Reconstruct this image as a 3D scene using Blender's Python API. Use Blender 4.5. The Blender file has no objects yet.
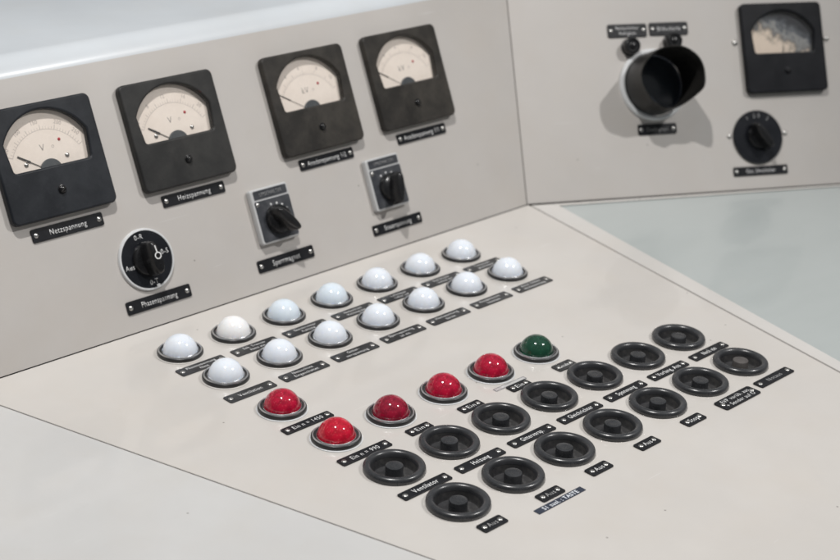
import bpy, bmesh, math, random
from mathutils import Matrix, Vector
random.seed(7)
PI = math.pi
S = bpy.context.scene
COL = S.collection
mm = 0.001

# ------------------------------------------------------------------ materials
MATS = {}

def nodes_of(name):
    m = bpy.data.materials.new(name)
    m.use_nodes = True
    nt = m.node_tree
    return m, nt, nt.nodes['Principled BSDF']

def coords(nt, scale=1.0):
    tc = nt.nodes.new('ShaderNodeTexCoord')
    mp = nt.nodes.new('ShaderNodeMapping')
    mp.inputs['Scale'].default_value = (scale, scale, scale)
    nt.links.new(tc.outputs['Object'], mp.inputs['Vector'])
    return mp.outputs['Vector']

def noise(nt, vec, scale, detail=4, rough=0.55):
    n = nt.nodes.new('ShaderNodeTexNoise')
    n.inputs['Scale'].default_value = scale
    n.inputs['Detail'].default_value = detail
    n.inputs['Roughness'].default_value = rough
    nt.links.new(vec, n.inputs['Vector'])
    return n.outputs['Fac']

def ramp(nt, fac, stops):
    r = nt.nodes.new('ShaderNodeValToRGB')
    el = r.color_ramp.elements
    while len(el) < len(stops):
        el.new(0.5)
    for e, (p, c) in zip(el, stops):
        e.position = p
        e.color = (*c, 1) if len(c) == 3 else c
    nt.links.new(fac, r.inputs['Fac'])
    return r.outputs['Color']

def mix(nt, fac, a, b, mode='MIX'):
    m = nt.nodes.new('ShaderNodeMix')
    m.data_type = 'RGBA'
    m.blend_type = mode
    for sock, v in ((m.inputs[0], fac), (m.inputs[6], a), (m.inputs[7], b)):
        if hasattr(v, 'default_value'):
            nt.links.new(v, sock)
        elif isinstance(v, (int, float)):
            sock.default_value = v
        else:
            sock.default_value = (*v, 1)
    return m.outputs[2]

def bump(nt, bsdf, height, strength, dist=0.001):
    b = nt.nodes.new('ShaderNodeBump')
    b.inputs['Strength'].default_value = strength
    b.inputs['Distance'].default_value = dist
    nt.links.new(height, b.inputs['Height'])
    nt.links.new(b.outputs['Normal'], bsdf.inputs['Normal'])

def paint(name, col, rough=0.34, coat=0.3, chips=True, var=0.045, coat_rough=0.05):
    """old enamel on sheet metal: faint blotches, orange peel, a few dark chips and rubbed marks"""
    m, nt, b = nodes_of(name)
    v = coords(nt)
    big = noise(nt, v, 6.0, 5, 0.6)
    lo = tuple(c * (1 - var) for c in col)
    hi = tuple(min(1, c * (1 + var)) for c in col)
    c = ramp(nt, big, [(0.3, lo), (0.7, hi)])
    warm = noise(nt, v, 17.0, 3)
    c = mix(nt, ramp(nt, warm, [(0.45, (0, 0, 0)), (0.75, (0.35, 0.35, 0.35))]), c,
            (col[0] * 0.99, col[1] * 0.955, col[2] * 0.91))
    if chips:
        vo = nt.nodes.new('ShaderNodeTexVoronoi')
        vo.voronoi_dimensions = '2D'
        vo.inputs['Scale'].default_value = 13
        nt.links.new(v, vo.inputs['Vector'])
        d = ramp(nt, vo.outputs['Distance'], [(0.0, (1, 1, 1)), (0.007, (1, 1, 1)), (0.013, (0, 0, 0))])
        sel = ramp(nt, vo.outputs['Color'], [(0.0, (0, 0, 0)), (0.62, (0, 0, 0)), (0.66, (0.8, 0.8, 0.8))])
        both = mix(nt, 1.0, d, sel, 'MULTIPLY')
        c = mix(nt, both, c, (0.16, 0.145, 0.13))
        hm = noise(nt, v, 11, 7, 0.68)
        c = mix(nt, ramp(nt, hm, [(0.54, (0, 0, 0)), (0.76, (0.09, 0.09, 0.09))]), c, (col[0] * 0.74, col[1] * 0.72, col[2] * 0.69))
        mp2 = nt.nodes.new('ShaderNodeMapping'); mp2.inputs['Rotation'].default_value = (0, 0, 0.6); mp2.inputs['Scale'].default_value = (9, 160, 60)
        nt.links.new(v, mp2.inputs['Vector'])
        sc = noise(nt, mp2.outputs['Vector'], 1.6, 2, 0.5)
        c = mix(nt, ramp(nt, sc, [(0.735, (0, 0, 0)), (0.76, (0.22, 0.22, 0.22))]), c, (min(1, col[0] * 1.35),) * 3)
        # rubbed, slightly grimy patches
        gr = noise(nt, v, 40, 6, 0.7)
        c = mix(nt, ramp(nt, gr, [(0.62, (0, 0, 0)), (0.8, (0.22, 0.22, 0.22))]), c,
                (col[0] * 0.8, col[1] * 0.78, col[2] * 0.76))
    nt.links.new(c, b.inputs['Base Color'])
    rr = noise(nt, v, 12, 5, 0.6)
    rm = nt.nodes.new('ShaderNodeMapRange')
    rm.inputs['To Min'].default_value = rough - 0.07
    rm.inputs['To Max'].default_value = rough + 0.09
    nt.links.new(rr, rm.inputs['Value'])
    nt.links.new(rm.outputs['Result'], b.inputs['Roughness'])
    b.inputs['Coat Weight'].default_value = coat
    b.inputs['Coat Roughness'].default_value = coat_rough
    fine = noise(nt, v, 420, 2)
    bump(nt, b, fine, 0.05, 0.0004)
    MATS[name] = m
    return m

def plain(name, col, rough=0.4, metal=0.0, coat=0.0, var=0.15, scale=60, dust=None, dust_amt=0.35, bump_s=0.0, spec=0.5):
    m, nt, b = nodes_of(name)
    v = coords(nt)
    n = noise(nt, v, scale, 5, 0.65)
    lo = tuple(c * (1 - var) for c in col)
    hi = tuple(min(1, c * (1 + var)) for c in col)
    c = ramp(nt, n, [(0.3, lo), (0.7, hi)])
    if dust:
        dn = noise(nt, v, scale * 0.45, 7, 0.72)
        c = mix(nt, ramp(nt, dn, [(0.42, (0, 0, 0)), (0.78, (dust_amt,) * 3)]), c, dust)
        sp = noise(nt, v, 900, 2, 0.5)
        c = mix(nt, ramp(nt, sp, [(0.66, (0, 0, 0)), (0.76, (dust_amt * 0.8,) * 3)]), c, dust)
    nt.links.new(c, b.inputs['Base Color'])
    rm = nt.nodes.new('ShaderNodeMapRange')
    rm.inputs['To Min'].default_value = max(0.02, rough * 0.75)
    rm.inputs['To Max'].default_value = rough * 1.25
    nt.links.new(n, rm.inputs['Value'])
    nt.links.new(rm.outputs['Result'], b.inputs['Roughness'])
    b.inputs['Metallic'].default_value = metal
    b.inputs['Coat Weight'].default_value = coat
    b.inputs['Coat Roughness'].default_value = 0.08
    b.inputs['Specular IOR Level'].default_value = spec
    if bump_s:
        bump(nt, b, noise(nt, v, scale * 6, 3), bump_s, 0.0006)
    MATS[name] = m
    return m

paint('desk_paint', (0.564, 0.537, 0.509), rough=0.34, coat=0.5)
paint('wall_paint', (0.492, 0.466, 0.443), rough=0.42, coat=0.10, coat_rough=0.15)
paint('wing_paint', (0.550, 0.545, 0.538), rough=0.30, coat=0.4)
paint('cabinet_skylit_paint', (0.56, 0.59, 0.62), rough=0.40, coat=0.25, chips=False, coat_rough=0.22)  # light and bluish: skylight reflected on the top is put into the colour
paint('rim_paint', (0.572, 0.552, 0.530), rough=0.28, coat=0.3, chips=False)
plain('seam_dark', (0.02, 0.018, 0.016), 0.8)
plain('bakelite', (0.022, 0.022, 0.022), 0.44, dust=(0.11, 0.105, 0.095), dust_amt=0.24, scale=55, bump_s=0.05, spec=0.25)
plain('bakelite_blue', (0.012, 0.014, 0.018), 0.42, dust=(0.075, 0.08, 0.088), dust_amt=0.26, scale=55, bump_s=0.05, spec=0.25)
plain('bakelite_brown', (0.024, 0.022, 0.020), 0.46, dust=(0.13, 0.115, 0.095), dust_amt=0.34, scale=55, bump_s=0.05, spec=0.25)
plain('bakelite_clean', (0.008, 0.0085, 0.011), 0.36, dust=(0.03, 0.03, 0.033), dust_amt=0.25, scale=55, spec=0.20)
plain('button_rubber', (0.026, 0.027, 0.030), 0.28, dust=(0.13, 0.13, 0.135), dust_amt=0.32, scale=70, bump_s=0.06, spec=0.6)
plain('button_pit', (0.024, 0.024, 0.026), 0.5, dust=(0.20, 0.19, 0.18), dust_amt=0.45, scale=90)
plain('knob_black', (0.010, 0.010, 0.011), 0.22, dust=(0.07, 0.07, 0.07), dust_amt=0.25, scale=80, spec=0.35)
plain('hood_black', (0.012, 0.0115, 0.011), 0.42, dust=(0.10, 0.095, 0.085), dust_amt=0.30, scale=30, spec=0.25)
plain('dial_black', (0.007, 0.008, 0.011), 0.24, dust=(0.04, 0.04, 0.045), dust_amt=0.15, scale=50, spec=0.5)
plain('button_worn', (0.075, 0.068, 0.066), 0.34, dust=(0.2, 0.19, 0.18), dust_amt=0.5, scale=120)
plain('plate_black', (0.008, 0.0085, 0.011), 0.36, dust=(0.05, 0.05, 0.05), dust_amt=0.12, scale=130, spec=0.35)
plain('plate_grey', (0.018, 0.0185, 0.021), 0.30, dust=(0.12, 0.12, 0.115), dust_amt=0.3, scale=160)
plain('plate_slate', (0.036, 0.039, 0.046), 0.35, dust=(0.16, 0.16, 0.17), dust_amt=0.4, scale=120)
plain('tape_blue', (0.035, 0.042, 0.062), 0.3, scale=120)
plain('tape_white', (0.72, 0.75, 0.80), 0.35, scale=300, var=0.1)
plain('tape_clear', (0.47, 0.465, 0.46), 0.18, scale=120, coat=0.6)
plain('engraving', (0.78, 0.78, 0.78), 0.5, scale=400, var=0.3)
plain('engraving_dim', (0.36, 0.36, 0.36), 0.5, scale=400, var=0.4)
plain('nickel', (0.55, 0.54, 0.52), 0.33, metal=1.0, scale=200, var=0.1)
plain('dull_metal', (0.34, 0.34, 0.35), 0.34, metal=0.9, scale=120, var=0.2)
plain('chrome_ring', (0.66, 0.66, 0.67), 0.32, metal=0.9, scale=150, var=0.15)
plain('collar_black', (0.018, 0.018, 0.019), 0.35, dust=(0.08, 0.08, 0.08), dust_amt=0.3, scale=90)
plain('switch_grey', (0.50, 0.505, 0.51), 0.36, scale=90, var=0.06, dust=(0.3, 0.29, 0.27), dust_amt=0.25)
plain('white_rim', (0.62, 0.63, 0.64), 0.34, scale=90, var=0.08, dust=(0.35, 0.34, 0.32), dust_amt=0.3)
plain('dial_card', (0.87, 0.78, 0.70), 0.55, scale=40, var=0.03, dust=(0.58, 0.48, 0.40), dust_amt=0.42)
plain('dial_ink', (0.20, 0.19, 0.185), 0.6, scale=200)
plain('dial_ink_pale', (0.45, 0.40, 0.37), 0.6, scale=200)
plain('needle_ink', (0.03, 0.03, 0.03), 0.5, scale=200)
plain('red_dot', (0.42, 0.02, 0.03), 0.4, scale=200)
plain('cover_slate', (0.055, 0.062, 0.068), 0.4, scale=80)
plain('screen_blue', (0.035, 0.042, 0.055), 0.25, scale=20, coat=0.4)

def stained_shaded_card():
    m, nt, b = nodes_of('stained_shaded_card')
    v = coords(nt)
    sep = nt.nodes.new('ShaderNodeSeparateXYZ')
    nt.links.new(v, sep.inputs[0])
    n = noise(nt, v, 70, 8, 0.75)
    # water damage with an uneven edge; the bezel arch's shadow is painted into the black top
    a = nt.nodes.new('ShaderNodeMath'); a.operation = 'MULTIPLY_ADD'
    a.inputs[1].default_value = 14.0; a.inputs[2].default_value = -0.03
    nt.links.new(sep.outputs['Y'], a.inputs[0])
    ax = nt.nodes.new('ShaderNodeMath'); ax.operation = 'MULTIPLY_ADD'
    ax.inputs[1].default_value = 8.0
    nt.links.new(sep.outputs['X'], ax.inputs[0]); nt.links.new(a.outputs[0], ax.inputs[2])
    s = nt.nodes.new('ShaderNodeMath'); s.operation = 'ADD'
    nt.links.new(ax.outputs[0], s.inputs[0]); nt.links.new(n, s.inputs[1])
    c = ramp(nt, s.outputs[0], [(0.50, (0.74, 0.62, 0.51)), (0.60, (0.45, 0.38, 0.31)), (0.68, (0.10, 0.10, 0.105)), (0.74, (0.30, 0.30, 0.29)),
                                (0.84, (0.09, 0.10, 0.115)), (1.0, (0.010, 0.012, 0.018))])
    nt.links.new(c, b.inputs['Base Color'])
    b.inputs['Roughness'].default_value = 0.6
    MATS['stained_shaded_card'] = m
stained_shaded_card()

def opal(name, col):
    m, nt, b = nodes_of(name)
    v = coords(nt)
    n = noise(nt, v, 120, 6, 0.7)
    c = ramp(nt, n, [(0.35, tuple(k * 0.955 for k in col)), (0.65, col)])
    nt.links.new(c, b.inputs['Base Color'])
    b.inputs['Roughness'].default_value = 0.13
    b.inputs['Subsurface Weight'].default_value = 0.85
    b.inputs['Subsurface Radius'].default_value = (0.008, 0.009, 0.010)
    b.inputs['Subsurface Scale'].default_value = 1.0
    MATS[name] = m
opal('opal_white', (0.755, 0.79, 0.85))
opal('opal_warm', (0.86, 0.855, 0.86))
opal('opal_blue', (0.70, 0.765, 0.83))

def lens(name, deep, mid, light):
    """pressed coloured glass, dusty outside; glints of its pebbled inside painted as pale specks"""
    m, nt, b = nodes_of(name)
    v = coords(nt)
    vo = nt.nodes.new('ShaderNodeTexVoronoi')
    vo.inputs['Scale'].default_value = 520
    nt.links.new(v, vo.inputs['Vector'])
    big = noise(nt, v, 150, 5, 0.7)
    c = ramp(nt, big, [(0.32, deep), (0.58, mid)])
    sp = ramp(nt, vo.outputs['Distance'], [(0.0, (0.55, 0.55, 0.55)), (0.22, (0.22, 0.22, 0.22)), (0.5, (0, 0, 0))])
    sel = ramp(nt, vo.outputs['Color'], [(0.45, (0, 0, 0)), (0.85, (0.8, 0.8, 0.8))])
    c = mix(nt, mix(nt, 1.0, sp, sel, 'MULTIPLY'), c, light)  # speck glints mixed into the base colour
    nt.links.new(c, b.inputs['Base Color'])
    b.inputs['Roughness'].default_value = 0.10
    b.inputs['Subsurface Weight'].default_value = 0.25
    b.inputs['Subsurface Radius'].default_value = (0.004, 0.001, 0.001)
    b.inputs['Subsurface Scale'].default_value = 1.0
    b.inputs['Coat Weight'].default_value = 0.5
    b.inputs['Coat Roughness'].default_value = 0.04
    MATS[name] = m
lens('ruby_glass', (0.20, 0.001, 0.014), (0.48, 0.003, 0.036), (0.85, 0.16, 0.20))
lens('ruby_glass_deep', (0.12, 0.002, 0.012), (0.31, 0.004, 0.030), (0.55, 0.10, 0.13))
lens('ruby_glass_bright', (0.30, 0.002, 0.013), (0.58, 0.005, 0.032), (0.9, 0.18, 0.19))
lens('emerald_glass', (0.005, 0.036, 0.020), (0.009, 0.060, 0.032), (0.07, 0.19, 0.12))

def window_glass():
    m = bpy.data.materials.new('window_glass')
    m.use_nodes = True
    nt = m.node_tree
    nt.nodes.remove(nt.nodes['Principled BSDF'])
    out = nt.nodes['Material Output']
    tr = nt.nodes.new('ShaderNodeBsdfTransparent')
    tr.inputs['Color'].default_value = (0.99, 0.99, 0.99, 1)
    gl = nt.nodes.new('ShaderNodeBsdfGlossy')
    gl.inputs['Roughness'].default_value = 0.06
    lw = nt.nodes.new('ShaderNodeLayerWeight')
    lw.inputs['Blend'].default_value = 0.5
    pw = nt.nodes.new('ShaderNodeMath'); pw.operation = 'POWER'; pw.inputs[1].default_value = 5.0
    nt.links.new(lw.outputs['Facing'], pw.inputs[0])
    fr = nt.nodes.new('ShaderNodeMath'); fr.operation = 'MULTIPLY_ADD'; fr.inputs[1].default_value = 0.8; fr.inputs[2].default_value = 0.022
    nt.links.new(pw.outputs[0], fr.inputs[0])
    v = coords(nt)
    n = noise(nt, v, 60, 6, 0.7)
    df = nt.nodes.new('ShaderNodeBsdfDiffuse')
    df.inputs['Color'].default_value = (0.6, 0.58, 0.55, 1)
    ms = nt.nodes.new('ShaderNodeMixShader')
    nt.links.new(fr.outputs[0], ms.inputs[0]); nt.links.new(tr.outputs[0], ms.inputs[1]); nt.links.new(gl.outputs[0], ms.inputs[2])
    md = nt.nodes.new('ShaderNodeMixShader')
    nt.links.new(ramp(nt, n, [(0.35, (0.005,) * 3), (0.8, (0.03,) * 3)]), md.inputs[0])
    nt.links.new(ms.outputs[0], md.inputs[1]); nt.links.new(df.outputs[0], md.inputs[2])
    nt.links.new(md.outputs[0], out.inputs['Surface'])
    MATS['window_glass'] = m
window_glass()

def table_glass():
    """thick worn glass over a pale grey-green sheet"""
    m, nt, b = nodes_of('table_glass')
    v = coords(nt)
    tc = nt.nodes.new('ShaderNodeMapping')
    tc.inputs['Scale'].default_value = (3, 14, 1)
    tc.inputs['Rotation'].default_value = (0, 0, 0.5)
    nt.links.new(v, tc.inputs['Vector'])
    st = noise(nt, tc.outputs['Vector'], 3.0, 8, 0.7)
    c = ramp(nt, st, [(0.3, (0.385, 0.415, 0.410)), (0.7, (0.405, 0.435, 0.430))])
    sm = noise(nt, v, 9, 4)
    c = mix(nt, ramp(nt, sm, [(0.5, (0, 0, 0)), (0.75, (0.5, 0.5, 0.5))]), c, (0.42, 0.45, 0.445))
    nt.links.new(c, b.inputs['Base Color'])
    rm = nt.nodes.new('ShaderNodeMapRange')
    rm.inputs['To Min'].default_value = 0.30
    rm.inputs['To Max'].default_value = 0.42
    nt.links.new(st, rm.inputs['Value'])
    nt.links.new(rm.outputs['Result'], b.inputs['Roughness'])
    b.inputs['Coat Weight'].default_value = 0.3
    b.inputs['Coat Roughness'].default_value = 0.045
    MATS['table_glass'] = m
table_glass()

# ------------------------------------------------------------------ mesh helpers
def soften(me, angle=32):
    bm = bmesh.new(); bm.from_mesh(me)
    bmesh.ops.remove_doubles(bm, verts=bm.verts, dist=1e-6)
    for f in bm.faces: f.smooth = True
    for e in bm.edges:
        if len(e.link_faces) == 2:
            e.smooth = e.calc_face_angle(0) < math.radians(angle)
    bm.to_mesh(me); bm.free()
    return me

def from_curve(cu):
    o = bpy.data.objects.new('tmp', cu); COL.objects.link(o)
    dg = bpy.context.evaluated_depsgraph_get(); dg.update()
    me = bpy.data.meshes.new_from_object(o.evaluated_get(dg))
    bpy.data.objects.remove(o); bpy.data.curves.remove(cu)
    return me

def plate(outlines, z0, z1, bev=0.0):
    """flat plate with holes: 2-D outlines (metres), from height z0 to z1, rounded edges"""
    cu = bpy.data.curves.new('tmp', 'CURVE')
    cu.dimensions = '2D'; cu.fill_mode = 'BOTH'
    for pts in outlines:
        sp = cu.splines.new('POLY'); sp.points.add(len(pts) - 1)
        for p, (x, y) in zip(sp.points, pts): p.co = (x, y, 0, 1)
        sp.use_cyclic_u = True
    cu.bevel_depth = bev; cu.bevel_resolution = 3; cu.offset = -bev
    cu.extrude = (z1 - z0) / 2 - bev
    me = from_curve(cu)
    me.transform(Matrix.Translation((0, 0, (z0 + z1) / 2)))
    me = soften(me)
    for p in me.polygons:
        if abs(p.normal.z) > 0.999: p.use_smooth = False
    return me

def rrect(w, h, r, cx=0, cy=0, n=6):
    pts = []
    for sx, sy, a0 in ((1, 1, 0), (-1, 1, 90), (-1, -1, 180), (1, -1, 270)):
        for k in range(n + 1):
            a = math.radians(a0 + 90 * k / n)
            pts.append((cx + sx * (w / 2 - r) + r * math.cos(a), cy + sy * (h / 2 - r) + r * math.sin(a)))
    return pts

def lathe(profile, seg=64):
    """profile: list of (r, z)"""
    bm = bmesh.new()
    rings = []
    for r, z in profile:
        if r < 1e-7:
            rings.append([bm.verts.new((0, 0, z))])
        else:
            rings.append([bm.verts.new((r * math.cos(2 * PI * k / seg), r * math.sin(2 * PI * k / seg), z)) for k in range(seg)])
    for a, b in zip(rings, rings[1:]):
        for k in range(seg):
            k2 = (k + 1) % seg
            if len(a) == 1 and len(b) == 1: continue
            if len(a) == 1: bm.faces.new((a[0], b[k], b[k2]))
            elif len(b) == 1: bm.faces.new((a[k], b[0], a[k2]))
            else: bm.faces.new((a[k], b[k], b[k2], a[k2]))
    bmesh.ops.recalc_face_normals(bm, faces=bm.faces)
    me = bpy.data.meshes.new('m'); bm.to_mesh(me); bm.free()
    return soften(me, 40)

def circ(r, n=48, cx=0, cy=0):
    return [(cx + r * math.cos(2 * PI * k / n), cy + r * math.sin(2 * PI * k / n)) for k in range(n)]

def arc_profile(cr, cz, rad, a0, a1, n=10):
    return [(cr + rad * math.cos(math.radians(a0 + (a1 - a0) * k / n)), cz + rad * math.sin(math.radians(a0 + (a1 - a0) * k / n))) for k in range(n + 1)]

def join_meshes(ms):
    bm = bmesh.new()
    for m in ms: bm.from_mesh(m)
    me = bpy.data.meshes.new('m'); bm.to_mesh(me); bm.free()
    return me

def text_mesh(lines, cap, width=None, gap=1.75, thin=-0.004, depth=0.00006, align='CENTER', maxw=None):
    """engraved or printed lettering as thin solid letters, centred on the origin"""
    parts = []
    n = len(lines)
    for i, s in enumerate(lines):
        cu = bpy.data.curves.new('tmp', 'FONT')
        cu.body = s; cu.align_x = align; cu.align_y = 'BOTTOM_BASELINE'
        cu.size = 1.0; cu.space_character = 1.12; cu.offset = thin; cu.extrude = 0.0; cu.resolution_u = 3
        me = from_curve(cu)
        k = cap / 0.69
        kx = k * 0.88
        if me.vertices:
            xs = [v.co.x for v in me.vertices]
            w = (max(xs) - min(xs)) * kx
            lim = width if (width and i == 0) else maxw
            if width and n == 1: kx *= width / w
            elif lim and w > lim: kx *= lim / w
        y = ((n - 1) / 2 - i) * cap * gap - cap / 2
        me.transform(Matrix.Translation((0, y, 0)) @ Matrix.Diagonal((kx, k, 1, 1)))
        parts.append(me)
    me = join_meshes(parts)
    bm = bmesh.new(); bm.from_mesh(me)
    if len(bm.faces):
        r = bmesh.ops.extrude_face_region(bm, geom=bm.faces[:])
        bmesh.ops.translate(bm, vec=(0, 0, depth), verts=[g for g in r['geom'] if isinstance(g, bmesh.types.BMVert)])
        bmesh.ops.recalc_face_normals(bm, faces=bm.faces)
    bm.to_mesh(me); bm.free()
    return me

# ------------------------------------------------------------------ object helpers
def obj(name, me, mat, parent=None, loc=(0, 0, 0), rot=(0, 0, 0), scale=None):
    if len(me.materials) == 0:
        me.materials.append(MATS[mat])
        me.name = name
    o = bpy.data.objects.new(name, me)
    COL.objects.link(o)
    if me.materials[0] is not MATS[mat]:
        o.material_slots[0].link = 'OBJECT'
        o.material_slots[0].material = MATS[mat]
    o.location = loc; o.rotation_euler = rot
    if scale: o.scale = scale
    if parent: o.parent = parent
    return o

def tag(o, label, cat, group=None):
    o['label'] = label; o['category'] = cat
    if group: o['group'] = group
    return o

def place(o, frame, u, v, n=0.0, spin=0.0):
    o.matrix_world = frame @ Matrix.Translation((u, v, n)) @ Matrix.Rotation(spin, 4, 'Z')

def thing(name, frame, u, v, label, cat, group=None, spin=0.0, n=0.0):
    o = bpy.data.objects.new(name, None); COL.objects.link(o)
    o.empty_display_size = 0.01
    place(o, frame, u, v, n, spin)
    return tag(o, label, cat, group)

def struct(name, me, mat, frame=None):
    o = obj(name, me, mat)
    if frame is not None: o.matrix_world = frame
    o['kind'] = 'structure'
    return o

CACHE = {}
def cached(key, fn):
    if key not in CACHE: CACHE[key] = fn()
    return CACHE[key]

# ------------------------------------------------------------------ camera (calibrated on the photograph)
F, CX, CY = 1487.37, 401.421, 282.792
RIGHT = Vector((0.7267, -0.6863, 0.0316)); DOWN = Vector((-0.2545, -0.3117, -0.9155)); FWD = Vector((0.6381, 0.6572, -0.4011))
POS = Vector((-0.6879, -0.7096, 0.59))
FWD.normalize(); RIGHT = (RIGHT - FWD * RIGHT.dot(FWD)).normalized(); DOWN = FWD.cross(RIGHT)
cam = bpy.data.cameras.new('camera'); co = bpy.data.objects.new('camera', cam); COL.objects.link(co)
co.matrix_world = Matrix(((RIGHT.x, -DOWN.x, -FWD.x, POS.x), (RIGHT.y, -DOWN.y, -FWD.y, POS.y), (RIGHT.z, -DOWN.z, -FWD.z, POS.z), (0, 0, 0, 1)))
cam.sensor_width = 36; cam.lens = F / 840 * 36
cam.shift_x = (420 - CX) / 840; cam.shift_y = (CY - 280) / 840
cam.clip_start = 0.02; cam.clip_end = 60
cam.dof.use_dof = True; cam.dof.focus_distance = 1.20; cam.dof.aperture_fstop = 7.5
S.camera = co

# ------------------------------------------------------------------ panel frames
YB, TB = 0.32656, 0.42294
DESK = Matrix.Identity(4)
b1 = Vector((1, 0, 0)); b2 = Vector((0, math.sin(TB), math.cos(TB))); b3 = b1.cross(b2)
def frame(o, a, b, c): return Matrix(((a.x, b.x, c.x, o.x), (a.y, b.y, c.y, o.y), (a.z, b.z, c.z, o.z), (0, 0, 0, 1)))
BACK = frame(Vector((0, YB, 0)), b1, b2, b3)
XC, AZ, TS = 0.51191, -0.49434, 0.47035
s1 = Vector((math.cos(AZ), math.sin(AZ), 0)); sh = Vector((-s1.y, s1.x, 0))
s2 = sh * math.sin(TS) + Vector((0, 0, math.cos(TS))); s3 = s1.cross(s2)
SIDE = frame(Vector((XC, YB, 0)), s1, s2, s3)
edge = b3.cross(s3); edge = edge if edge.z > 0 else -edge
KB = edge.dot(b1) / edge.dot(b2); KS = edge.dot(s1) / edge.dot(s2)

# ------------------------------------------------------------------ the console surfaces
def lx(y): return -0.0957 + (y - 0.0) * (-0.1755 + 0.0606) / (0.2843 + 0.1066) + 0.0037     # left seam
def rx(y): return 0.4456 + y * (0.5125 - 0.4171) / (0.3195 + 0.134)                          # right seam
g = 0.0006
yt, yf = YB - 0.0004, -0.46
PITS = [circ(0.0179, 48, 0.0598 * i + 0.0006, 0.0003) for i in range(7)] + [circ(0.0179, 48, 0.00279 + 0.0598 * i, -0.0665) for i in range(7)]
struct('desk_surface', plate([[(lx(yt) + g, yt), (lx(yf) + g, yf), (rx(yf) - 0.0013, yf), (rx(yt) - 0.0006, yt)]] + PITS, -0.012, 0.0, 0.0007), 'desk_paint')
struct('desk_wing', plate([[(lx(yt) - g, yt), (-1.1, yt), (-1.1, -0.9), (lx(-0.9) - g, -0.9)]], -0.012, 0.0, 0.0007), 'wing_paint')
# right hand wing: painted rim with a sheet of glass let into it
A0 = Vector((rx(yt) + g, yt)); A1 = Vector((rx(yf) + g, yf))
c0 = Vector((XC, YB)); d0 = Vector((s1.x, s1.y)); nrm = Vector((s1.y, -s1.x))     # towards the operator
B0 = c0 + d0 * 0.75 + nrm * 0.0008
A0 = c0 + nrm * 0.0009 + Vector((0.0030, -0.0035))
gl = [(0.5378, 0.3030), (0.5378 + (0.4344 - 0.5378) * 0.79, 0.3030 + (-0.1233 - 0.3030) * 0.79), (0.4344, -0.1233)]
gd = (Vector((0.4344, -0.1233)) - Vector((0.5378, 0.3030))).normalized()
g1 = Vector((0.5378, 0.3030)) + gd * 0.80
gt = Vector((0.8553, 0.1342)); gdir = (gt - Vector((0.5378, 0.3030))).normalized(); g2 = Vector((0.5378, 0.3030)) + gdir * 0.68
hole = [(0.5378, 0.3030), tuple(g1), (g1.x + 0.75, g1.y), tuple(g2)]
outer = [tuple(A0), tuple(A1), (A1.x + 1.05, A1.y), tuple(B0)]
struct('desk_rim', plate([outer, hole], -0.012, 0.0004, 0.0008), 'rim_paint')
struct('glass_top', plate([[(p[0], p[1]) for p in hole]], -0.010, -0.0008, 0.0), 'table_glass')
struct('desk_base', plate([[(-1.15, YB + 0.25), (-1.15, -0.95), (1.6, -0.95), (1.6, YB + 0.25)]], -0.05, -0.0125, 0.0), 'seam_dark')

# back panel: face, rolled top edge and the cabinet top behind, one bent sheet
def bent_sheet():
    vt, rad, dep = 0.258, 0.026, 0.75
    prof = [(0.0006, 0.0), (vt - 0.0135, 0.0), (vt - 0.012, 0.0)]
    phi = PI / 2 - TB                     # turn from the sloping face to the level top
    for k in range(0, 17):
        a = phi * k / 16
        prof.append((vt - 0.012 + rad * math.sin(a), -rad * (1 - math.cos(a))))
    lv, ln = prof[-1]
    tv, tn = math.cos(phi), -math.sin(phi)
    prof.append((lv + tv * 0.002, ln + tn * 0.002))
    prof.append((lv + tv * dep, ln + tn * dep))
    bm = bmesh.new()
    L, Rr = [], []
    for v, n in prof:
        L.append(bm.verts.new((-1.1, v, n)))
        # the right end follows the mitre line
        p = Vector((0, v, n))
        w = b2 * v + b3 * n
        xr = XC + KB * v - 0.0006
        if n < -1e-6:
            # on the roll and the top: end on the side panel's plane
            base = Vector((0, YB, 0)) + w
            t = (Vector((XC, YB, 0)) - base).dot(s3) / b1.dot(s3)
            xr = t - 0.0006
        Rr.append(bm.verts.new((xr, v, n)))
    for i in range(len(prof) - 1):
        f = bm.faces.new((L[i], Rr[i], Rr[i + 1], L[i + 1])); f.smooth = True
    bmesh.ops.recalc_face_normals(bm, faces=bm.faces)
    fs = bm.faces[:]
    if fs[0].normal.z < 0: bmesh.ops.reverse_faces(bm, faces=fs)
    for k, f in enumerate(fs): f.material_index = 0 if k < 2 else 1
    bmesh.ops.solidify(bm, geom=fs, thickness=0.003)
    me = bpy.data.meshes.new('m')
    bm.to_mesh(me); bm.free()
    return soften(me, 30)
me = bent_sheet()
me.materials.append(MATS['wall_paint']); me.materials.append(MATS['cabinet_skylit_paint'])
me.name = 'back_panel'
bp_ = bpy.data.objects.new('back_panel', me); COL.objects.link(bp_); bp_.matrix_world = BACK; bp_['kind'] = 'structure'

ks = KS
vt2 = 0.42
struct('side_panel', plate([[(0.0006, 0.0008), (0.80, 0.0008), (0.80, vt2), (ks * vt2 + 0.0006, vt2)]], -0.003, 0.0, 0.0005), 'wall_paint', SIDE)
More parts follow.
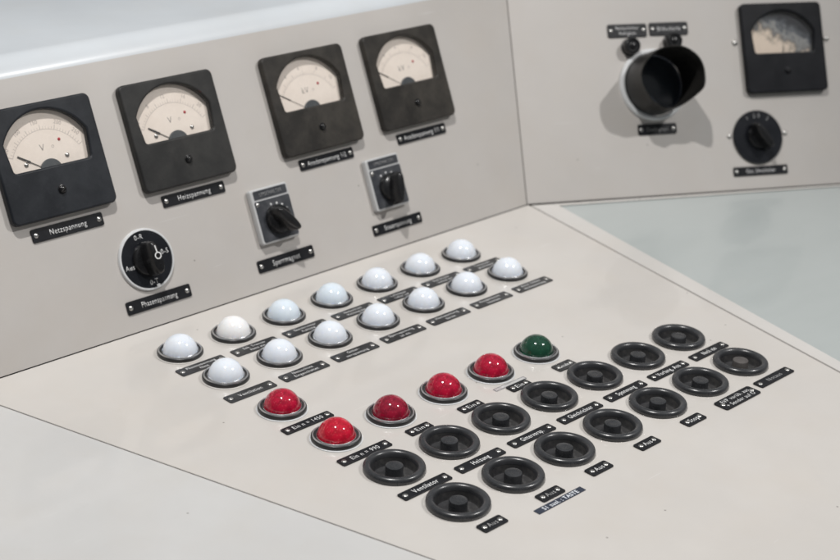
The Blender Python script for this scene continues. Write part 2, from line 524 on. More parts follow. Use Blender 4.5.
# dark packing behind the mitre
bm = bmesh.new()
o0 = Vector((XC, YB, 0)); back_dir = (-(b3 + s3)).normalized(); sidew = back_dir.cross(edge).normalized()
vs = []
for t in (-0.002, 0.46):
    for sx, dd in ((-1, 0.004), (1, 0.004), (1, 0.012), (-1, 0.012)):
        vs.append(bm.verts.new(o0 + edge.normalized() * t + sidew * sx * 0.010 * (1 if dd < 0.01 else 1) + back_dir * (dd + 0.0035)))
for q in ((0, 1, 2, 3), (4, 5, 6, 7), (0, 1, 5, 4), (1, 2, 6, 5), (2, 3, 7, 6), (3, 0, 4, 7)):
    bm.faces.new([vs[i] for i in q])
bmesh.ops.recalc_face_normals(bm, faces=bm.faces)
m_ = bpy.data.meshes.new('m'); bm.to_mesh(m_); bm.free()
struct('corner_packing', m_, 'seam_dark')

# ------------------------------------------------------------------ small shared meshes
def screw_mesh(r, h):
    return lathe([(r, 0)] + [(r * math.cos(math.radians(a)), h * math.sin(math.radians(a)) + 0.0001) for a in (10, 30, 50, 70)] + [(0, h + 0.0001)], 20)

def slot_screw_mesh(r, h):
    me = screw_mesh(r, h)
    return me

# ------------------------------------------------------------------ nameplates
def nameplate(fr, u, v, w, h, lines, label, group, cap, mat='plate_black', ink='engraving', width=None, maxw=None, screws=True, spin=0.0, th=0.0013, thin=-0.004, gap=1.6, corner=None):
    me = cached(('np', w, h, th, corner), lambda: plate([rrect(w, h, corner if corner else h * 0.16)], 0.0002, th, 0.0003))
    o = obj('nameplate', me, mat)
    place(o, fr, u, v, 0, spin)
    tag(o, label, 'nameplate', group)
    if lines:
        tm = text_mesh(lines, cap, width=width, maxw=maxw, thin=thin, gap=gap)
        obj('lettering', tm, ink, o, (0, 0, th + 0.00001))
    if screws:
        for s in (-1, 1):
            obj('screw', cached('npscrew', lambda: screw_mesh(0.0023, 0.0010)), 'nickel', o, (s * (w / 2 - 0.0042), 0, th - 0.0001))
    return o

# ------------------------------------------------------------------ panel meters
def window_outline(hw=0.0412, top=0.044, bot=-0.0063, grow=0.0):
    R = 0.0462; cy = top - R
    ysh = 0.0195
    pts = []
    a_r = math.acos(min(1, hw / R)) if hw < R else 0
    a0 = math.asin((ysh - cy) / R)
    for k in range(25):
        a = a0 + (PI - 2 * a0) * k / 24
        pts.append((R * math.cos(a), cy + R * math.sin(a)))
    rr = 0.003
    for sx, st, en in ((-1, 180, 270), (1, 270, 360)):
        for k in range(6):
            a = math.radians(st + (en - st) * k / 5)
            pts.append((sx * (0.0385 - rr) + rr * math.cos(a), bot + rr + rr * math.sin(a)))
    return pts

def half_disc(r, n=24):
    return [(r * math.cos(PI * k / n), r * math.sin(PI * k / n)) for k in range(n + 1)]

def arc_band(r0, r1, a0, a1, n=40):
    P = [(r1 * math.cos(math.radians(a0 + (a1 - a0) * k / n)), r1 * math.sin(math.radians(a0 + (a1 - a0) * k / n))) for k in range(n + 1)]
    Q = [(r0 * math.cos(math.radians(a1 + (a0 - a1) * k / n)), r0 * math.sin(math.radians(a1 + (a0 - a1) * k / n))) for k in range(n + 1)]
    return P + Q

def poly_sheet(polys, z=0.0, t=0.00004):
    bm = bmesh.new()
    for pts in polys:
        vs = [bm.verts.new((x, y, z + t)) for x, y in pts]
        bm.faces.new(vs)
    bmesh.ops.recalc_face_normals(bm, faces=bm.faces)
    for f in bm.faces:
        if f.normal.z < 0: f.normal_flip()
    me = bpy.data.meshes.new('m'); bm.to_mesh(me); bm.free()
    return me

def band_sheet(r0, r1, a0, a1, z, n=48):
    bm = bmesh.new(); prev = None
    for k in range(n + 1):
        a = math.radians(a0 + (a1 - a0) * k / n)
        c = (bm.verts.new((r0 * math.cos(a), r0 * math.sin(a), z)), bm.verts.new((r1 * math.cos(a), r1 * math.sin(a), z)))
        if prev: bm.faces.new((prev[0], prev[1], c[1], c[0]))
        prev = c
    for f in bm.faces: f.normal_update()
    bmesh.ops.recalc_face_normals(bm, faces=bm.faces)
    for f in bm.faces:
        if f.normal.z < 0: f.normal_flip()
    me = bpy.data.meshes.new('m'); bm.to_mesh(me); bm.free()
    return me

DZ = 0.0011            # height of the dial card
FH = 0.0080            # front of the bezel
def meter(fr, u, v, label, unit, mat, numerals, needle_deg, needle_len=0.034, group='square panel meters', card='dial_card', sh=0.1047, hh=0.1012, screwmat='knob_black', dim=False, red=True, screws_on_dial=True):
    t = thing('panel_meter', fr, u, v, label, 'panel meter', group)
    bez = obj('bezel', cached(('bez', sh, hh), lambda: plate([rrect(sh, hh, 0.0062, n=8), window_outline()], 0.0003, FH, 0.0018)), mat, t)
    # thin skirt of the bezel against the panel
    dial = obj('dial', cached('card', lambda: plate([rrect(0.088, 0.057, 0.002, 0, 0.0190)], 0.0004, DZ, 0)), card, t)
    py = -0.0105           # the pointer's pivot, below the window's edge
    z = DZ + 0.00005
    if not dim:
        sc = []
        R0 = 0.0375
        ticks = []
        for k in range(31):
            a = math.radians(152 - 124 * k / 30)
            big = k % 5 == 0
            r1 = R0 + (0.0042 if big else 0.0024); w = 0.00022 if big else 0.00013
            ca, sa = math.cos(a), math.sin(a)
            ticks.append([(R0 * ca - w * sa, py + R0 * sa + w * ca), (R0 * ca + w * sa, py + R0 * sa - w * ca), (r1 * ca + w * sa, py + r1 * sa - w * ca), (r1 * ca - w * sa, py + r1 * sa + w * ca)])
        arc = band_sheet(R0 - 0.0003, R0, 28, 152, 0.00004); arc.transform(Matrix.Translation((0, py, 0)))
        scale = join_meshes([poly_sheet(ticks), arc])
        obj('scale', scale, 'dial_ink_pale', dial, (0, 0, z))
        nm = []
        for a, s in numerals:
            tm = text_mesh([s], 0.0036, thin=0.0)
            ar = math.radians(a)
            tm.transform(Matrix.Translation((0.0447 * math.cos(ar), py + 0.0447 * math.sin(ar), 0)) @ Matrix.Rotation(ar - PI / 2, 4, 'Z'))
            nm.append(tm)
        obj('numerals', join_meshes(nm), 'dial_ink_pale', dial, (0, 0, z))
        obj('unit_lettering', text_mesh([unit], 0.0062, thin=-0.01), 'dial_ink', dial, (-0.003, 0.0113, z))
        obj('rating_mark', join_meshes([band_sheet(0.0009, 0.0013, 0, 360, 0.00004, 20)]), 'dial_ink_pale', dial, (0.0075, 0.0105, z))
        if red: obj('red_dot', lathe([(0.0014, 0), (0.0013, 0.0005), (0.0007, 0.0008), (0, 0.0009)], 20), 'red_dot', dial, (0.0152, 0.0155, DZ))
    if screws_on_dial and not dim:
        for x, y in ((-0.0222, -0.0005), (0.0188, 0.0005)):
            obj('dial_screw', cached('dscrew', lambda: screw_mesh(0.0022, 0.0013)), 'nickel', dial, (x, y, DZ))
    a = math.radians(needle_deg)
    nb = []
    ca, sa = math.cos(a), math.sin(a)
    thick = 0.45 if unit == 'kV' else 1.0
    def quad(r0, r1, w0, w1):
        w0 *= thick; w1 *= thick
        return [(r0 * ca - w0 * sa, py + r0 * sa + w0 * ca), (r0 * ca + w0 * sa, py + r0 * sa - w0 * ca), (r1 * ca + w1 * sa, py + r1 * sa - w1 * ca), (r1 * ca - w1 * sa, py + r1 * sa + w1 * ca)]
    if not dim:
        me_n = join_meshes([plate([quad(0.006, needle_len * 0.62, 0.00022, 0.00028)], 0, 0.0003), plate([quad(needle_len * 0.62, needle_len, 0.0009, 0.0006)], 0, 0.0003)])
        obj('needle', me_n, 'needle_ink', t, (0, 0, DZ + 0.0005))
    else:
        me_n = join_meshes([plate([quad(0.006, needle_len, 0.0006, 0.0004)], 0, 0.0003)])
        obj('needle', me_n, 'needle_ink', t, (0, 0, DZ + 0.0005))
    cvr = 0.0030 if dim else 0.0108
    obj('pivot_cover', cached(('cover', cvr), lambda: plate([half_disc(cvr)], 0, 0.0022, 0.0004)), 'cover_slate', t, (0.0, -0.0102, DZ))
    obj('window', cached('win', lambda: plate([window_outline()], 0.0050, 0.0056, 0)), 'window_glass', t)
    sz = obj('zero_screw', cached('zscrew', lambda: lathe([(0.0040, 0), (0.0040, 0.0006), (0.0034, 0.0007), (0.0033, 0.0019), (0.0027, 0.0027), (0.0014, 0.0031), (0, 0.0032)], 28)), screwmat, t, (0.0012, -0.0283, FH - 0.0001))
    obj('slot', cached('zslot', lambda: plate([rrect(0.0052, 0.0008, 0.0001)], 0.0, 0.0003, 0)), 'seam_dark', sz, (0, 0, 0.0031), (0, 0, 0.7))
    return t

MV = 0.1693
MU = [-0.0520, 0.0833, 0.2476, 0.3811]
nums_v = [(146, '50'), (121, '100'), (96, '150'), (66, '200'), (42, '250')]
nums_h = [(146, '4'), (121, '8'), (96, '12'), (66, '16'), (42, '20')]
nums_k = [(146, '2'), (121, '4'), (96, '6'), (66, '8'), (42, '10')]
meter(BACK, MU[0], MV + 0.0007, 'bluish black voltmeter at the far left above the Netzspannung plate', 'V', 'bakelite_blue', nums_v, 147)
meter(BACK, MU[1], MV, 'dark grey voltmeter above the Heizspannung plate, second square meter from the left', 'V', 'bakelite', nums_h, 147)
meter(BACK, MU[2], MV - 0.0005, 'dusty brownish black kilovolt meter above the Anodenspannung 1/2 plate', 'kV', 'bakelite_brown', nums_k, 148, 0.046, screwmat='knob_black', screws_on_dial=False)
meter(BACK, MU[3], MV + 0.0003, 'dusty brownish black kilovolt meter above the Anodenspannung 1/1 plate, nearest the corner', 'kV', 'bakelite_brown', nums_k, 148, 0.046, screwmat='knob_black', screws_on_dial=False)
m5 = meter(SIDE, 0.3378, 0.1668, 'black meter with a stained and darkened dial on the right hand panel', '', 'bakelite_clean', [], 80, 0.014, card='stained_shaded_card', sh=0.106, hh=0.1073, dim=True, screwmat='bakelite_clean')
for k, (x, y, n) in enumerate(((-0.0605, 0.0085, 'left'), (0.0605, 0.0095, 'right'))):
    s = obj('panel_screw', cached('pscrew', lambda: screw_mesh(0.0036, 0.0026)), 'nickel')
    place(s, SIDE, 0.3378 + x, 0.1668 + y)
    tag(s, 'nickel screw in the right hand panel just %s of the meter with the stained dial' % n, 'screw', 'screws beside instruments')

for u, w, txt, wd in ((-0.0518, 0.0722, 'Netzspannung', 0.037), (0.0845, 0.0713, 'Heizspannung', 0.037), (0.2492, 0.0711, 'Anodenspannung 1/2', 0.051), (0.3828, 0.0711, 'Anodenspannung 1/1', 0.051)):
    nameplate(BACK, u, 0.1082, w, 0.0122 if u < 0 else 0.0112, [txt], 'black engraved plate reading %s below a square meter' % txt, 'engraved plates on the back panel', 0.0050, width=wd)
nameplate(BACK, 0.0178, 0.0232, 0.0705, 0.0122, ['Phasenspannung'], 'black engraved plate reading Phasenspannung below the round switch', 'engraved plates on the back panel', 0.0052, width=0.039)
nameplate(BACK, 0.1680, 0.0236, 0.0702, 0.0122, ['Sperrmagnet'], 'black engraved plate reading Sperrmagnet below the left grey switch', 'engraved plates on the back panel', 0.0054, width=0.034)
nameplate(BACK, 0.3183, 0.0236, 0.0690, 0.0112, ['Steuerspannung'], 'black engraved plate reading Steuerspannung below the right grey switch', 'engraved plates on the back panel', 0.0050, width=0.038)

# ------------------------------------------------------------------ rotary switches
def handle_mesh(length, width, h, tip=0.35, top=0.30):
    """raised grip of a rotary knob: long, rounded, narrower at the top and at the pointing end"""
    bm = bmesh.new()
    rings = []
    N = 32
    for (z, k, kw) in ((0, 1.0, 1.0), (h * 0.35, 0.985, 0.93), (h * 0.7, 0.95, 0.82), (h * 0.9, 0.90, 0.70), (h * 0.98, 0.82, max(0.52, top + 0.08)), (h, 0.74 if top > 0.4 else 0.70, top)):
        ring = []
        for i in range(N):
            a = 2 * PI * i / N
            c, s = math.cos(a), math.sin(a)
            x = abs(c) ** 0.8 * math.copysign(1, c) * length / 2 * k
            taper = 1 + (tip - 1) * max(0, c) ** 1.2
            y = abs(s) ** 0.8 * math.copysign(1, s) * width / 2 * kw * taper
            ring.append(bm.verts.new((x, y, z)))
        rings.append(ring)
    for a, b in zip(rings, rings[1:]):
        for i in range(N):
            j = (i + 1) % N
            bm.faces.new((a[i], a[j], b[j], b[i]))
    bm.faces.new(rings[-1])
    bmesh.ops.recalc_face_normals(bm, faces=bm.faces)
    me = bpy.data.meshes.new('m'); bm.to_mesh(me); bm.free()
    return soften(me, 45)

# round phase switch
t = thing('rotary_switch', BACK, 0.0160, 0.0617, 'round black phase switch with a pale rim and the words 0-R, 0-S, 0-T and Aus', 'rotary switch', 'rotary switches')
obj('rim', lathe([(0.0288, 0), (0.0288, 0.0018), (0.0282, 0.0026), (0.0268, 0.0028), (0.0266, 0.0020), (0.0266, 0)], 72), 'white_rim', t)
dp = obj('dial_plate', lathe([(0.0265, 0.0), (0.0265, 0.0022), (0, 0.0023)], 72), 'dial_black', t)
for s, x, y, r in (('0-R', -0.003, 0.0215, 0.0), ('0-S', 0.0200, 0.003, 0.0), ('0-T', 0.001, -0.0213, 0.0), ('Aus', -0.0195, -0.0035, 0.0)):
    obj('lettering', text_mesh([s], 0.0046, thin=-0.004), 'engraving', dp, (x, y, 0.00235), (0, 0, r))
obj('index_mark', plate([rrect(0.0035, 0.0030, 0.0006)], 0, 0.0004, 0), 'engraving', t, (0.0042, -0.0258, 0.0027))
kn = obj('knob', join_meshes([lathe([(0.0150, 0.0023), (0.0150, 0.0045), (0.0140, 0.0058), (0.010, 0.0066), (0, 0.0068)], 48),
     (lambda m: (m.transform(Matrix.Translation((0, 0, 0.0045)) @ Matrix.Rotation(math.radians(95), 4, 'Z')), m)[1])(handle_mesh(0.0330, 0.0150, 0.0165, tip=0.72, top=0.58))]), 'knob_black', t)
obj('pointer_ring', band_sheet(0.0024, 0.0034, 0, 360, 0.0, 32), 'engraving', kn, (0.0010, 0.0014, 0.0211))
obj('pointer_line', plate([rrect(0.0011, 0.0064, 0.0003)], 0, 0.0002, 0), 'engraving', kn, (0.0004, 0.0079, 0.0210), (0, 0, 0.09))

def box_switch(u, v, knob_deg, label, head, dots):
    t = thing('cam_switch', BACK, u, v, label, 'rotary switch', 'rotary switches')
    obj('housing', cached('swh', lambda: plate([rrect(0.0462, 0.0545, 0.0028)], 0.0003, 0.0072, 0.0014)), 'switch_grey', t)
    hp = obj('header_plate', cached('swhead', lambda: plate([rrect(0.0405, 0.0085, 0.0012)], 0.0066, 0.0078, 0.0003)), 'plate_slate', t, (0.0005, 0.0212, 0))
    obj('lettering', text_mesh([head], 0.0036, width=0.027, thin=-0.012), 'engraving_dim', hp, (0, 0, 0.0079))
    fp = obj('face_plate', cached('swface', lambda: plate([rrect(0.0425, 0.0405, 0.0018)], 0.0066, 0.0080, 0.0003)), 'plate_slate', t, (0.0005, -0.0050, 0))
    obj('screw', cached('npscrew', lambda: screw_mesh(0.0023, 0.0010)), 'nickel', fp, (-0.0185, 0.0170, 0.0080))
    for a in dots:
        ar = math.radians(a)
        obj('position_dot', cached('dot', lambda: lathe([(0.00105, 0), (0.001, 0.0002), (0, 0.00025)], 16)), 'engraving', fp, (0.0170 * math.cos(ar), -0.0015 + 0.0165 * math.sin(ar), 0.0080))
    base = obj('knob', cached('swknob', lambda: join_meshes([lathe([(0.0145, 0.008), (0.0145, 0.0105), (0.0135, 0.0135), (0.0110, 0.0150), (0, 0.0152)], 48),
        (lambda m: (m.transform(Matrix.Translation((0.0022, 0, 0.0125))), m)[1])(handle_mesh(0.0345, 0.0125, 0.0150, tip=0.72))])), 'knob_black', t, (0.0010, -0.0060, 0), (0, 0, math.radians(knob_deg)))
    return t
box_switch(0.1648, 0.0700, -50, 'grey box switch above the Sperrmagnet plate, knob turned to the lower right', 'UMSCHALTER', (100, 76, 54, 32))
box_switch(0.3142, 0.0690, -104, 'grey box switch above the Steuerspannung plate, knob pointing straight down', 'UMSCHALTER', (118, 92, 66))

# oscilloscope range switch on the side panel
t = thing('rotary_switch', SIDE, 0.2945, 0.0620, 'round black switch without a rim above the Osz. Umschalter plate', 'rotary switch', 'rotary switches')
dp = obj('dial_plate', lathe([(0.0318, 0), (0.0318, 0.0022), (0.0310, 0.0030), (0, 0.0031)], 72), 'dial_black', t)
for s, a in (('1', 118), ('2', 97), ('0', 84), ('2', 58)):
    ar = math.radians(a)
    obj('lettering', text_mesh([s], 0.0048, thin=-0.004), 'engraving_dim', dp, (0.0265 * math.cos(ar), 0.0255 * math.sin(ar), 0.00315), (0, 0, ar - PI / 2))
obj('knob', join_meshes([lathe([(0.0135, 0.003), (0.0135, 0.0062), (0.0125, 0.0075), (0, 0.0080)], 48),
     (lambda m: (m.transform(Matrix.Translation((0.0, 0, 0.0060)) @ Matrix.Rotation(math.radians(122), 4, 'Z')), m)[1])(handle_mesh(0.036, 0.0120, 0.0170, tip=0.6))]), 'knob_black', t)
for x, y, n in ((-0.0362, 0.0028, 'left'), (0.0362, 0.0032, 'right')):
    s = obj('panel_screw', cached('pscrew2', lambda: screw_mesh(0.0030, 0.0022)), 'nickel')
    place(s, SIDE, 0.2945 + x, 0.0620 + y)
    tag(s, 'small nickel screw in the right hand panel just %s of the round black switch' % n, 'screw', 'screws beside instruments')
nameplate(SIDE, 0.2943, 0.0223, 0.0705, 0.0108, ['Osz. Umschalter'], 'black engraved plate reading Osz. Umschalter below the round black switch', 'engraved plates on the side panel', 0.0046, width=0.038)

# ------------------------------------------------------------------ viewing hood of the oscilloscope
HU, HV = 0.1680, 0.1300
t = thing('viewing_hood', SIDE, HU, HV, 'black viewing hood on a pale ring over a round blue grey screen', 'viewing hood')
obj('mount_ring', lathe([(0.0420, 0), (0.0420, 0.0030), (0.0412, 0.0042), (0.0396, 0.0047), (0.0372, 0.0042), (0.0368, 0)], 80), 'white_rim', t)
obj('screen', lathe([(0.0360, 0.0004), (0.0340, 0.0012), (0.0250, 0.0030), (0.0120, 0.0042), (0, 0.0046)], 64), 'screen_blue', t)
def hood_mesh():
    bm = bmesh.new(); N = 96; M = 14
    keys = [(-180, 52), (-150, 51), (-120, 45), (-90, 37), (-60, 41), (-28, 62), (0, 59), (45, 62), (90, 66), (135, 60), (180, 52)]
    def hgt(th):
        d = (math.degrees(th) + 180) % 360 - 180
        for (a, p), (b, q) in zip(keys, keys[1:]):
            if a <= d <= b:
                f = (d - a) / (b - a); f = f * f * (3 - 2 * f)
                return (p + (q - p) * f) * 0.001
        return 0.046
    grid = []
    for j in range(M + 1):
        row = []
        f = j / M
        for i in range(N):
            th = 2 * PI * i / N
            z = 0.0035 + (hgt(th) - 0.0035) * f
            k = z / 0.064
            flare = k ** 1.6
            rx_ = 0.0362 + (0.0385 - 0.0362) * flare
            ry_ = 0.0362 + (0.0330 - 0.0362) * flare
            row.append(bm.verts.new((rx_ * math.cos(th), ry_ * math.sin(th), z)))
        grid.append(row)
    for a, b in zip(grid, grid[1:]):
        for i in range(N):
            j = (i + 1) % N
            bm.faces.new((a[i], a[j], b[j], b[i]))
    bmesh.ops.recalc_face_normals(bm, faces=bm.faces)
    bmesh.ops.solidify(bm, geom=bm.faces[:], thickness=0.0014)
    bmesh.ops.recalc_face_normals(bm, faces=bm.faces)
    me = bpy.data.meshes.new('m'); bm.to_mesh(me); bm.free()
    return soften(me, 50)
obj('hood', hood_mesh(), 'hood_black', t)
def small_knob(u, v, label):
    t = thing('small_knob', SIDE, u, v, label, 'knob', 'small knobs above the viewing hood')
    obj('collar', cached('skc', lambda: lathe([(0.0102, 0), (0.0102, 0.0012), (0.0092, 0.0020), (0.006, 0.0020)], 36)), 'collar_black', t)
    prof = [(0.0088, 0.0020), (0.0098, 0.0032), (0.0098, 0.0110), (0.0090, 0.0128), (0.0076, 0.0134), (0.0066, 0.0131), (0.0060, 0.0120), (0, 0.0118)]
    obj('grip', cached('skg', lambda: lathe(prof, 40)), 'knob_black', t)
    obj('centre_nut', cached('skn', lambda: lathe([(0.0040, 0.0117), (0.0040, 0.0134), (0.0030, 0.0141), (0, 0.0143)], 24)), 'knob_black', t)
small_knob(0.1425, 0.1750, 'small black knob below the Netzschalter Helligkeit plate')
small_knob(0.1955, 0.1790, 'small black knob half hidden behind the hood, below the Bildschärfe plate')
nameplate(SIDE, 0.1418, 0.1946, 0.0490, 0.0156, ['Netzschalter', 'Helligkeit'], 'black two line plate reading Netzschalter Helligkeit above the viewing hood', 'engraved plates on the side panel', 0.0039, maxw=0.033)
nameplate(SIDE, 0.1940, 0.1952, 0.0490, 0.0154, ['Bildschärfe'], 'black plate reading Bildschärfe at the upper right of the viewing hood', 'engraved plates on the side panel', 0.0046, width=0.029)
nameplate(SIDE, 0.1676, 0.0780, 0.0485, 0.0126, ['Oszillograph'], 'black plate reading Oszillograph under the viewing hood', 'engraved plates on the side panel', 0.0044, width=0.027, ink='engraving_dim')

# ------------------------------------------------------------------ indicator lamps
def lamp(u, v, glass, label, group):
    t = thing('indicator_lamp', DESK, u, v, label, 'indicator lamp', group)
    obj('washer', cached('lw', lambda: lathe([(0.0216, 0.0001), (0.0216, 0.0005), (0.0208, 0.0008), (0.0185, 0.0008)], 72)), 'rim_paint' if glass.startswith('opal') else 'white_rim', t)
    col = [(0.0200, 0.0007), (0.0204, 0.0013), (0.0204, 0.0030), (0.0201, 0.0037), (0.0196, 0.0041), (0.0191, 0.0041)]
    obj('collar', cached('lc', lambda: lathe(col, 72)), 'collar_black', t)
    obj('bezel_ring', cached('lb', lambda: lathe([(0.0194, 0.0036), (0.0193, 0.0044), (0.0190, 0.0049), (0.0186, 0.0050), (0.0182, 0.0047), (0.0180, 0.0041), (0.0180, 0.0032)], 72)), 'chrome_ring', t)
    obj('gasket', cached('lg', lambda: lathe([(0.0181, 0.0042), (0.0174, 0.0040), (0.0166, 0.0037), (0.0163, 0.0030), (0.0162, 0.0015)], 72)), 'collar_black', t)
    obj('inner_ring', cached('li', lambda: lathe([(0.0163, 0.0028), (0.0162, 0.0038), (0.0159, 0.0041), (0.0156, 0.0038), (0.0152, 0.0024)], 72)), 'chrome_ring', t)
    R = 0.0153
    prof = [(R * math.cos(math.radians(a)), 0.0028 + R * 1.0 * math.sin(math.radians(a))) for a in range(0, 90, 6)] + [(0, 0.0028 + R)]
    prof[0] = (0.0152, 0.0026)
    obj('dome', cached('ld', lambda: lathe(prof, 72)), glass, t)
    return t

ords = ['first', 'second', 'third', 'fourth', 'fifth', 'sixth', 'seventh']
PL = 0.0588975
back_txt = [['Phasenspannung', 'Netz'], ['Sek. Trenner', 'Netz ein'], ['Gleichrichter', 'Kühlung'], ['Netzschütz', 'Heizung ein'], ['Luftklappe', 'Lüfter auf'], ['Kühlwasser', 'Umlauf ein'], ['Türkontakt', 'geschlossen']]
front_txt = [['Ventilation'], ['Netzschütz', 'Eingeschaltet'], ['Gitter-', 'vorspannung'], ['Sperrspannung', 'ist ein'], ['Hochspannung', 'bereit'], ['Anodenstrom', 'Überlast'], ['Anod. Schütz', 'Hochspannung']]
for i in range(7):
    u1 = -0.00787 + i * PL; u2 = -0.00576 + i * PL
    tone1 = {1: 'opal_warm', 2: 'opal_blue', 3: 'opal_blue'}.get(i, 'opal_white')
    extra = {0: ', leftmost of the back row', 6: ', rightmost of the back row, below the seam'}.get(i, '')
    lamp(u1, 0.26771, tone1, '%s white dome lamp from the left in the back row' % ords[i] if i != 1 else 'warm white dome lamp, second from the left in the back row', 'white dome lamps')
    lamp(u2, 0.20428, 'opal_white', '%s white dome lamp from the left in the front white row' % ords[i], 'white dome lamps')
    nameplate(DESK, u1 + 0.0004, 0.2357, 0.0498, 0.0134, back_txt[i], 'dark two line plate of the back white lamp row, %s from the left' % ords[i], 'plates of the white lamps', 0.0033, mat='plate_grey', maxw=0.033, th=0.0009)
    hgt = 0.0132 if i else 0.0126
    nameplate(DESK, u2 + 0.0003, 0.1708, 0.0498, hgt, front_txt[i], ('dark plate reading Ventilation before the first lamp of the front white row' if i == 0 else 'dark two line plate of the front white lamp row, %s from the left' % ords[i]), 'plates of the white lamps', 0.0044 if i == 0 else 0.0035, mat='plate_grey', maxw=0.033, width=0.024 if i == 0 else None, th=0.0009)

RED = [(-0.0042, 0.1303, 'ruby_glass', 'red dome lamp standing alone behind the others, above the plate Ein n = 1450'),
       (-0.0022, 0.0650, 'ruby_glass_bright', 'bright red dome lamp nearest the front, above the plate Ein n = 990'),
       (0.0568, 0.0646, 'ruby_glass_deep', 'dark red dome lamp just right of the front red lamp'),
       (0.1180, 0.0648, 'ruby_glass', 'red dome lamp in the middle of its row, second lamp left of the green one'),
       (0.1760, 0.0647, 'ruby_glass', 'red dome lamp next to the green lamp')]
for u, v, gm, lab in RED:
    lamp(u, v, gm, lab, 'red dome lamps')
lamp(0.2355, 0.0649, 'emerald_glass', 'dark green dome lamp at the right end of the red row', None)
EP = 'plates of the coloured lamps'
nameplate(DESK, -0.0035, 0.0987, 0.0500, 0.0100, ['Ein n = 1450'], 'black engraved plate reading Ein n = 1450 between two red lamps', EP, 0.0046, width=0.031)
nameplate(DESK, -0.0004, 0.0330, 0.0515, 0.0102, ['Ein n = 990'], 'black engraved plate reading Ein n = 990 below the front red lamp', EP, 0.0048, width=0.029)
nameplate(DESK, 0.0589, 0.0328, 0.0250, 0.0102, ['Ein'], 'short black plate reading Ein below the dark red lamp', EP, 0.0048, width=0.0088)
nameplate(DESK, 0.1182, 0.0325, 0.0250, 0.0104, ['Ein'], 'short black plate reading Ein below the middle red lamp of the row', EP, 0.0048, width=0.0088)
nameplate(DESK, 0.1771, 0.0318, 0.0245, 0.0104, ['Ein'], 'short black plate reading Ein overlapping a clear strip below a red lamp', EP, 0.0048, width=0.0088)
nameplate(DESK, 0.2364, 0.0322, 0.0240, 0.0118, ['Sender'], 'short black plate below the green lamp', EP, 0.0046, width=0.0135, mat='plate_grey')
st = obj('tape_strip', plate([rrect(0.0385, 0.0048, 0.0004)], 0.0001, 0.0004, 0), 'tape_clear')
place(st, DESK, 0.1740, 0.0398)
tag(st, 'narrow clear tape strip behind the Ein plate of the red lamp by the green one', 'label strip')
obj('border', join_meshes([plate([rrect(0.0379, 0.0042, 0.0004), rrect(0.0371, 0.0034, 0.0003)], 0.0, 0.00005, 0)]), 'tape_blue', st, (0, 0, 0.0004))

# ------------------------------------------------------------------ push buttons
def push_button(u, v, label, cap='button_rubber'):
    t = thing('push_button', DESK, u, v, label, 'push button', 'black push buttons')
    prof = [(0.0238, 0.0), (0.0244, 0.0008), (0.0245, 0.0022)] + [(0.0212 + 0.0033 * math.cos(math.radians(a)), 0.0024 + 0.0032 * math.sin(math.radians(a))) for a in (15, 35, 55, 75, 90, 110, 130, 150, 170)] + [(0.0176, 0.0018), (0.0174, 0.0010)]
    obj('rim', cached('pbr', lambda: lathe(prof, 80)), 'button_rubber', t)
    obj('recess', cached('pbp', lambda: lathe([(0.0177, 0.0018), (0.0174, 0.0005), (0.0171, -0.0045), (0.0164, -0.0058), (0.0130, -0.0062), (0.0060, -0.0062)], 64)), 'button_pit', t)
    pr = [(0.0072, -0.0063), (0.0070, 0.0034), (0.0067, 0.0041), (0.0061, 0.0043), (0.0030, 0.0041), (0, 0.0040)]
    obj('plunger', cached('pbk', lambda: lathe(pr, 40)), cap, t, (0, 0, random.uniform(-0.0002, 0.0003)), (0, 0, random.uniform(0, 6)))
    return t
top_txt = ['Ventilator', 'Heizung', 'Gittervorsp.', 'Gleichrichter', 'Spannung', 'Vorlang. Aus', 'Nach ein']
top_w = [0.0255, 0.0185, 0.0250, 0.0290, 0.0235, 0.0310, 0.0190]
BP = 'plates of the push buttons'
names = ['Ventilator', 'Heizung', 'Gittervorsp.', 'Gleichrichter', 'Spannung', 'Vorlang. Aus', 'Nach ein']
for i in range(7):
    push_button(0.0598 * i + 0.0006, 0.0003, 'black push button directly behind the plate reading %s' % names[i])
    nameplate(DESK, 0.0008 + i * 0.0598, -0.0336, 0.0498, 0.0105, [top_txt[i]], 'black engraved plate reading %s between the two push button rows' % names[i], BP, 0.0049, width=top_w[i], thin=0.0)
low = ['black push button nearest the front, left end of the front row', 'black push button of the front row behind the plate with a blue tape strip',
       'third black push button from the left in the front row', 'fourth black push button from the left in the front row', 'black push button of the front row behind the plate reading Stop',
       'black push button of the front row behind the large two line plate', 'black push button at the right end of the front row, with a worn plunger']
for i in range(7):
    push_button(0.00279 + 0.0598 * i, -0.0665, low[i], 'button_worn' if i == 6 else 'button_rubber')
nameplate(DESK, 0.0022, -0.1018, 0.0245, 0.0108, ['Aus'], 'short black plate reading Aus nearest the front', BP, 0.0048, width=0.0095, ink='engraving_dim')
nameplate(DESK, 0.0652, -0.1019, 0.0250, 0.0105, ['Aus'], 'short black plate reading Aus touching the blue tape strip', BP, 0.0048, width=0.0098, ink='engraving_dim')
nameplate(DESK, 0.1223, -0.1019, 0.0245, 0.0108, ['Aus'], 'short black plate reading Aus below the third button of the front row', BP, 0.0048, width=0.0095)
nameplate(DESK, 0.1825, -0.1020, 0.0245, 0.0108, ['Aus'], 'short black plate reading Aus below the fourth button of the front row', BP, 0.0048, width=0.0092)
nameplate(DESK, 0.2433, -0.1023, 0.0248, 0.0108, ['Stop'], 'short black plate reading Stop in the front row', BP, 0.0050, width=0.0115)
nameplate(DESK, 0.3040, -0.1038, 0.0502, 0.0150, ['EVP vorüb. aus', '+ Sender auf Ö'], 'large black two line plate reading EVP vorüb. aus + Sender auf Ö', BP, 0.0044, maxw=0.040, gap=1.5)
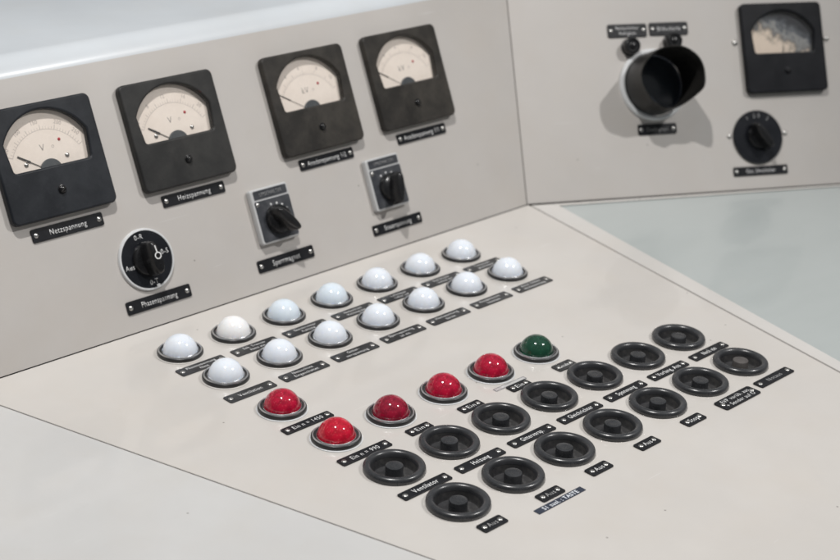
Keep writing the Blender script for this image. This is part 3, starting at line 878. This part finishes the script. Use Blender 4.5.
nameplate(DESK, 0.3616, -0.1018, 0.0500, 0.0107, ['Notaus'], 'black engraved plate reading Notaus at the right end of the front row', BP, 0.0046, width=0.0200, ink='engraving_dim')
st = obj('tape_strip', plate([rrect(0.0525, 0.0062, 0.0003)], 0.0001, 0.0005, 0), 'tape_blue')
place(st, DESK, 0.0645, -0.1124)
tag(st, 'blue embossed tape strip with white letters below an Aus plate', 'label strip')
obj('lettering', text_mesh(['S1 ausl. : TASTE'], 0.0040, width=0.039, thin=0.022), 'tape_white', st, (0.0005, 0, 0.0005))

# ------------------------------------------------------------------ light
w = bpy.data.worlds.new('World'); S.world = w; w.use_nodes = True
bg = w.node_tree.nodes['Background']
wn = w.node_tree
wt = wn.nodes.new('ShaderNodeTexCoord')
def lobe(vec, gain, power):
    d = wn.nodes.new('ShaderNodeVectorMath'); d.operation = 'DOT_PRODUCT'
    v = Vector(vec).normalized(); d.inputs[1].default_value = v
    wn.links.new(wt.outputs['Generated'], d.inputs[0])
    m = wn.nodes.new('ShaderNodeMath'); m.operation = 'MAXIMUM'; m.inputs[1].default_value = 0.0
    wn.links.new(d.outputs['Value'], m.inputs[0])
    p = wn.nodes.new('ShaderNodeMath'); p.operation = 'POWER'; p.inputs[1].default_value = power
    wn.links.new(m.outputs[0], p.inputs[0])
    k = wn.nodes.new('ShaderNodeMath'); k.operation = 'MULTIPLY'; k.inputs[1].default_value = gain
    wn.links.new(p.outputs[0], k.inputs[0])
    return k.outputs[0]
# the hall round the desk: pale ceiling above, plus an added upper-right glow that lifts the back panel
a_ = wn.nodes.new('ShaderNodeMath'); a_.operation = 'ADD'; a_.inputs[1].default_value = 0.07
wn.links.new(lobe((0.0, 0.15, 1), 0.22, 1.2), a_.inputs[0])
b_ = wn.nodes.new('ShaderNodeMath'); b_.operation = 'ADD'
wn.links.new(a_.outputs[0], b_.inputs[0]); wn.links.new(lobe((0.45, -0.40, 0.80), 0.10, 4.0), b_.inputs[1])
wn.links.new(b_.outputs[0], bg.inputs['Strength'])
bg.inputs['Color'].default_value = (0.92, 0.97, 1.0, 1)
def lamp_light(name, pos, power, radius, col):
    l = bpy.data.lights.new(name, 'SPOT'); l.energy = power; l.spot_size = math.radians(63); l.spot_blend = 1.0; l.shadow_soft_size = radius; l.color = col
    o = bpy.data.objects.new(name, l); COL.objects.link(o); o.location = pos
    o.rotation_euler = (Vector((0.16, 0.14, 0.0)) - pos).to_track_quat('-Z', 'Y').to_euler()
    return o
G0 = Vector((0.24, 0.07, 0.015))
L1 = Vector((-0.258, -0.026, 0.965)).normalized(); L2 = Vector((0.36, -0.494, 0.787)).normalized()
lamp_light('ceiling_spot', G0 + L1 * 2.1, 127, 0.025, (1.0, 0.98, 0.955))
lamp_light('second_ceiling_spot', G0 + L2 * 2.1, 76, 0.028, (1.0, 0.98, 0.96))

S.view_settings.view_transform = 'Standard'; S.view_settings.look = 'None'
S.view_settings.exposure = 0.0; S.view_settings.gamma = 1.0
S.cycles.max_bounces = 8
S.cycles.sample_clamp_indirect = 30.0
S.cycles.caustics_reflective = True
S.cycles.blur_glossy = 0.0
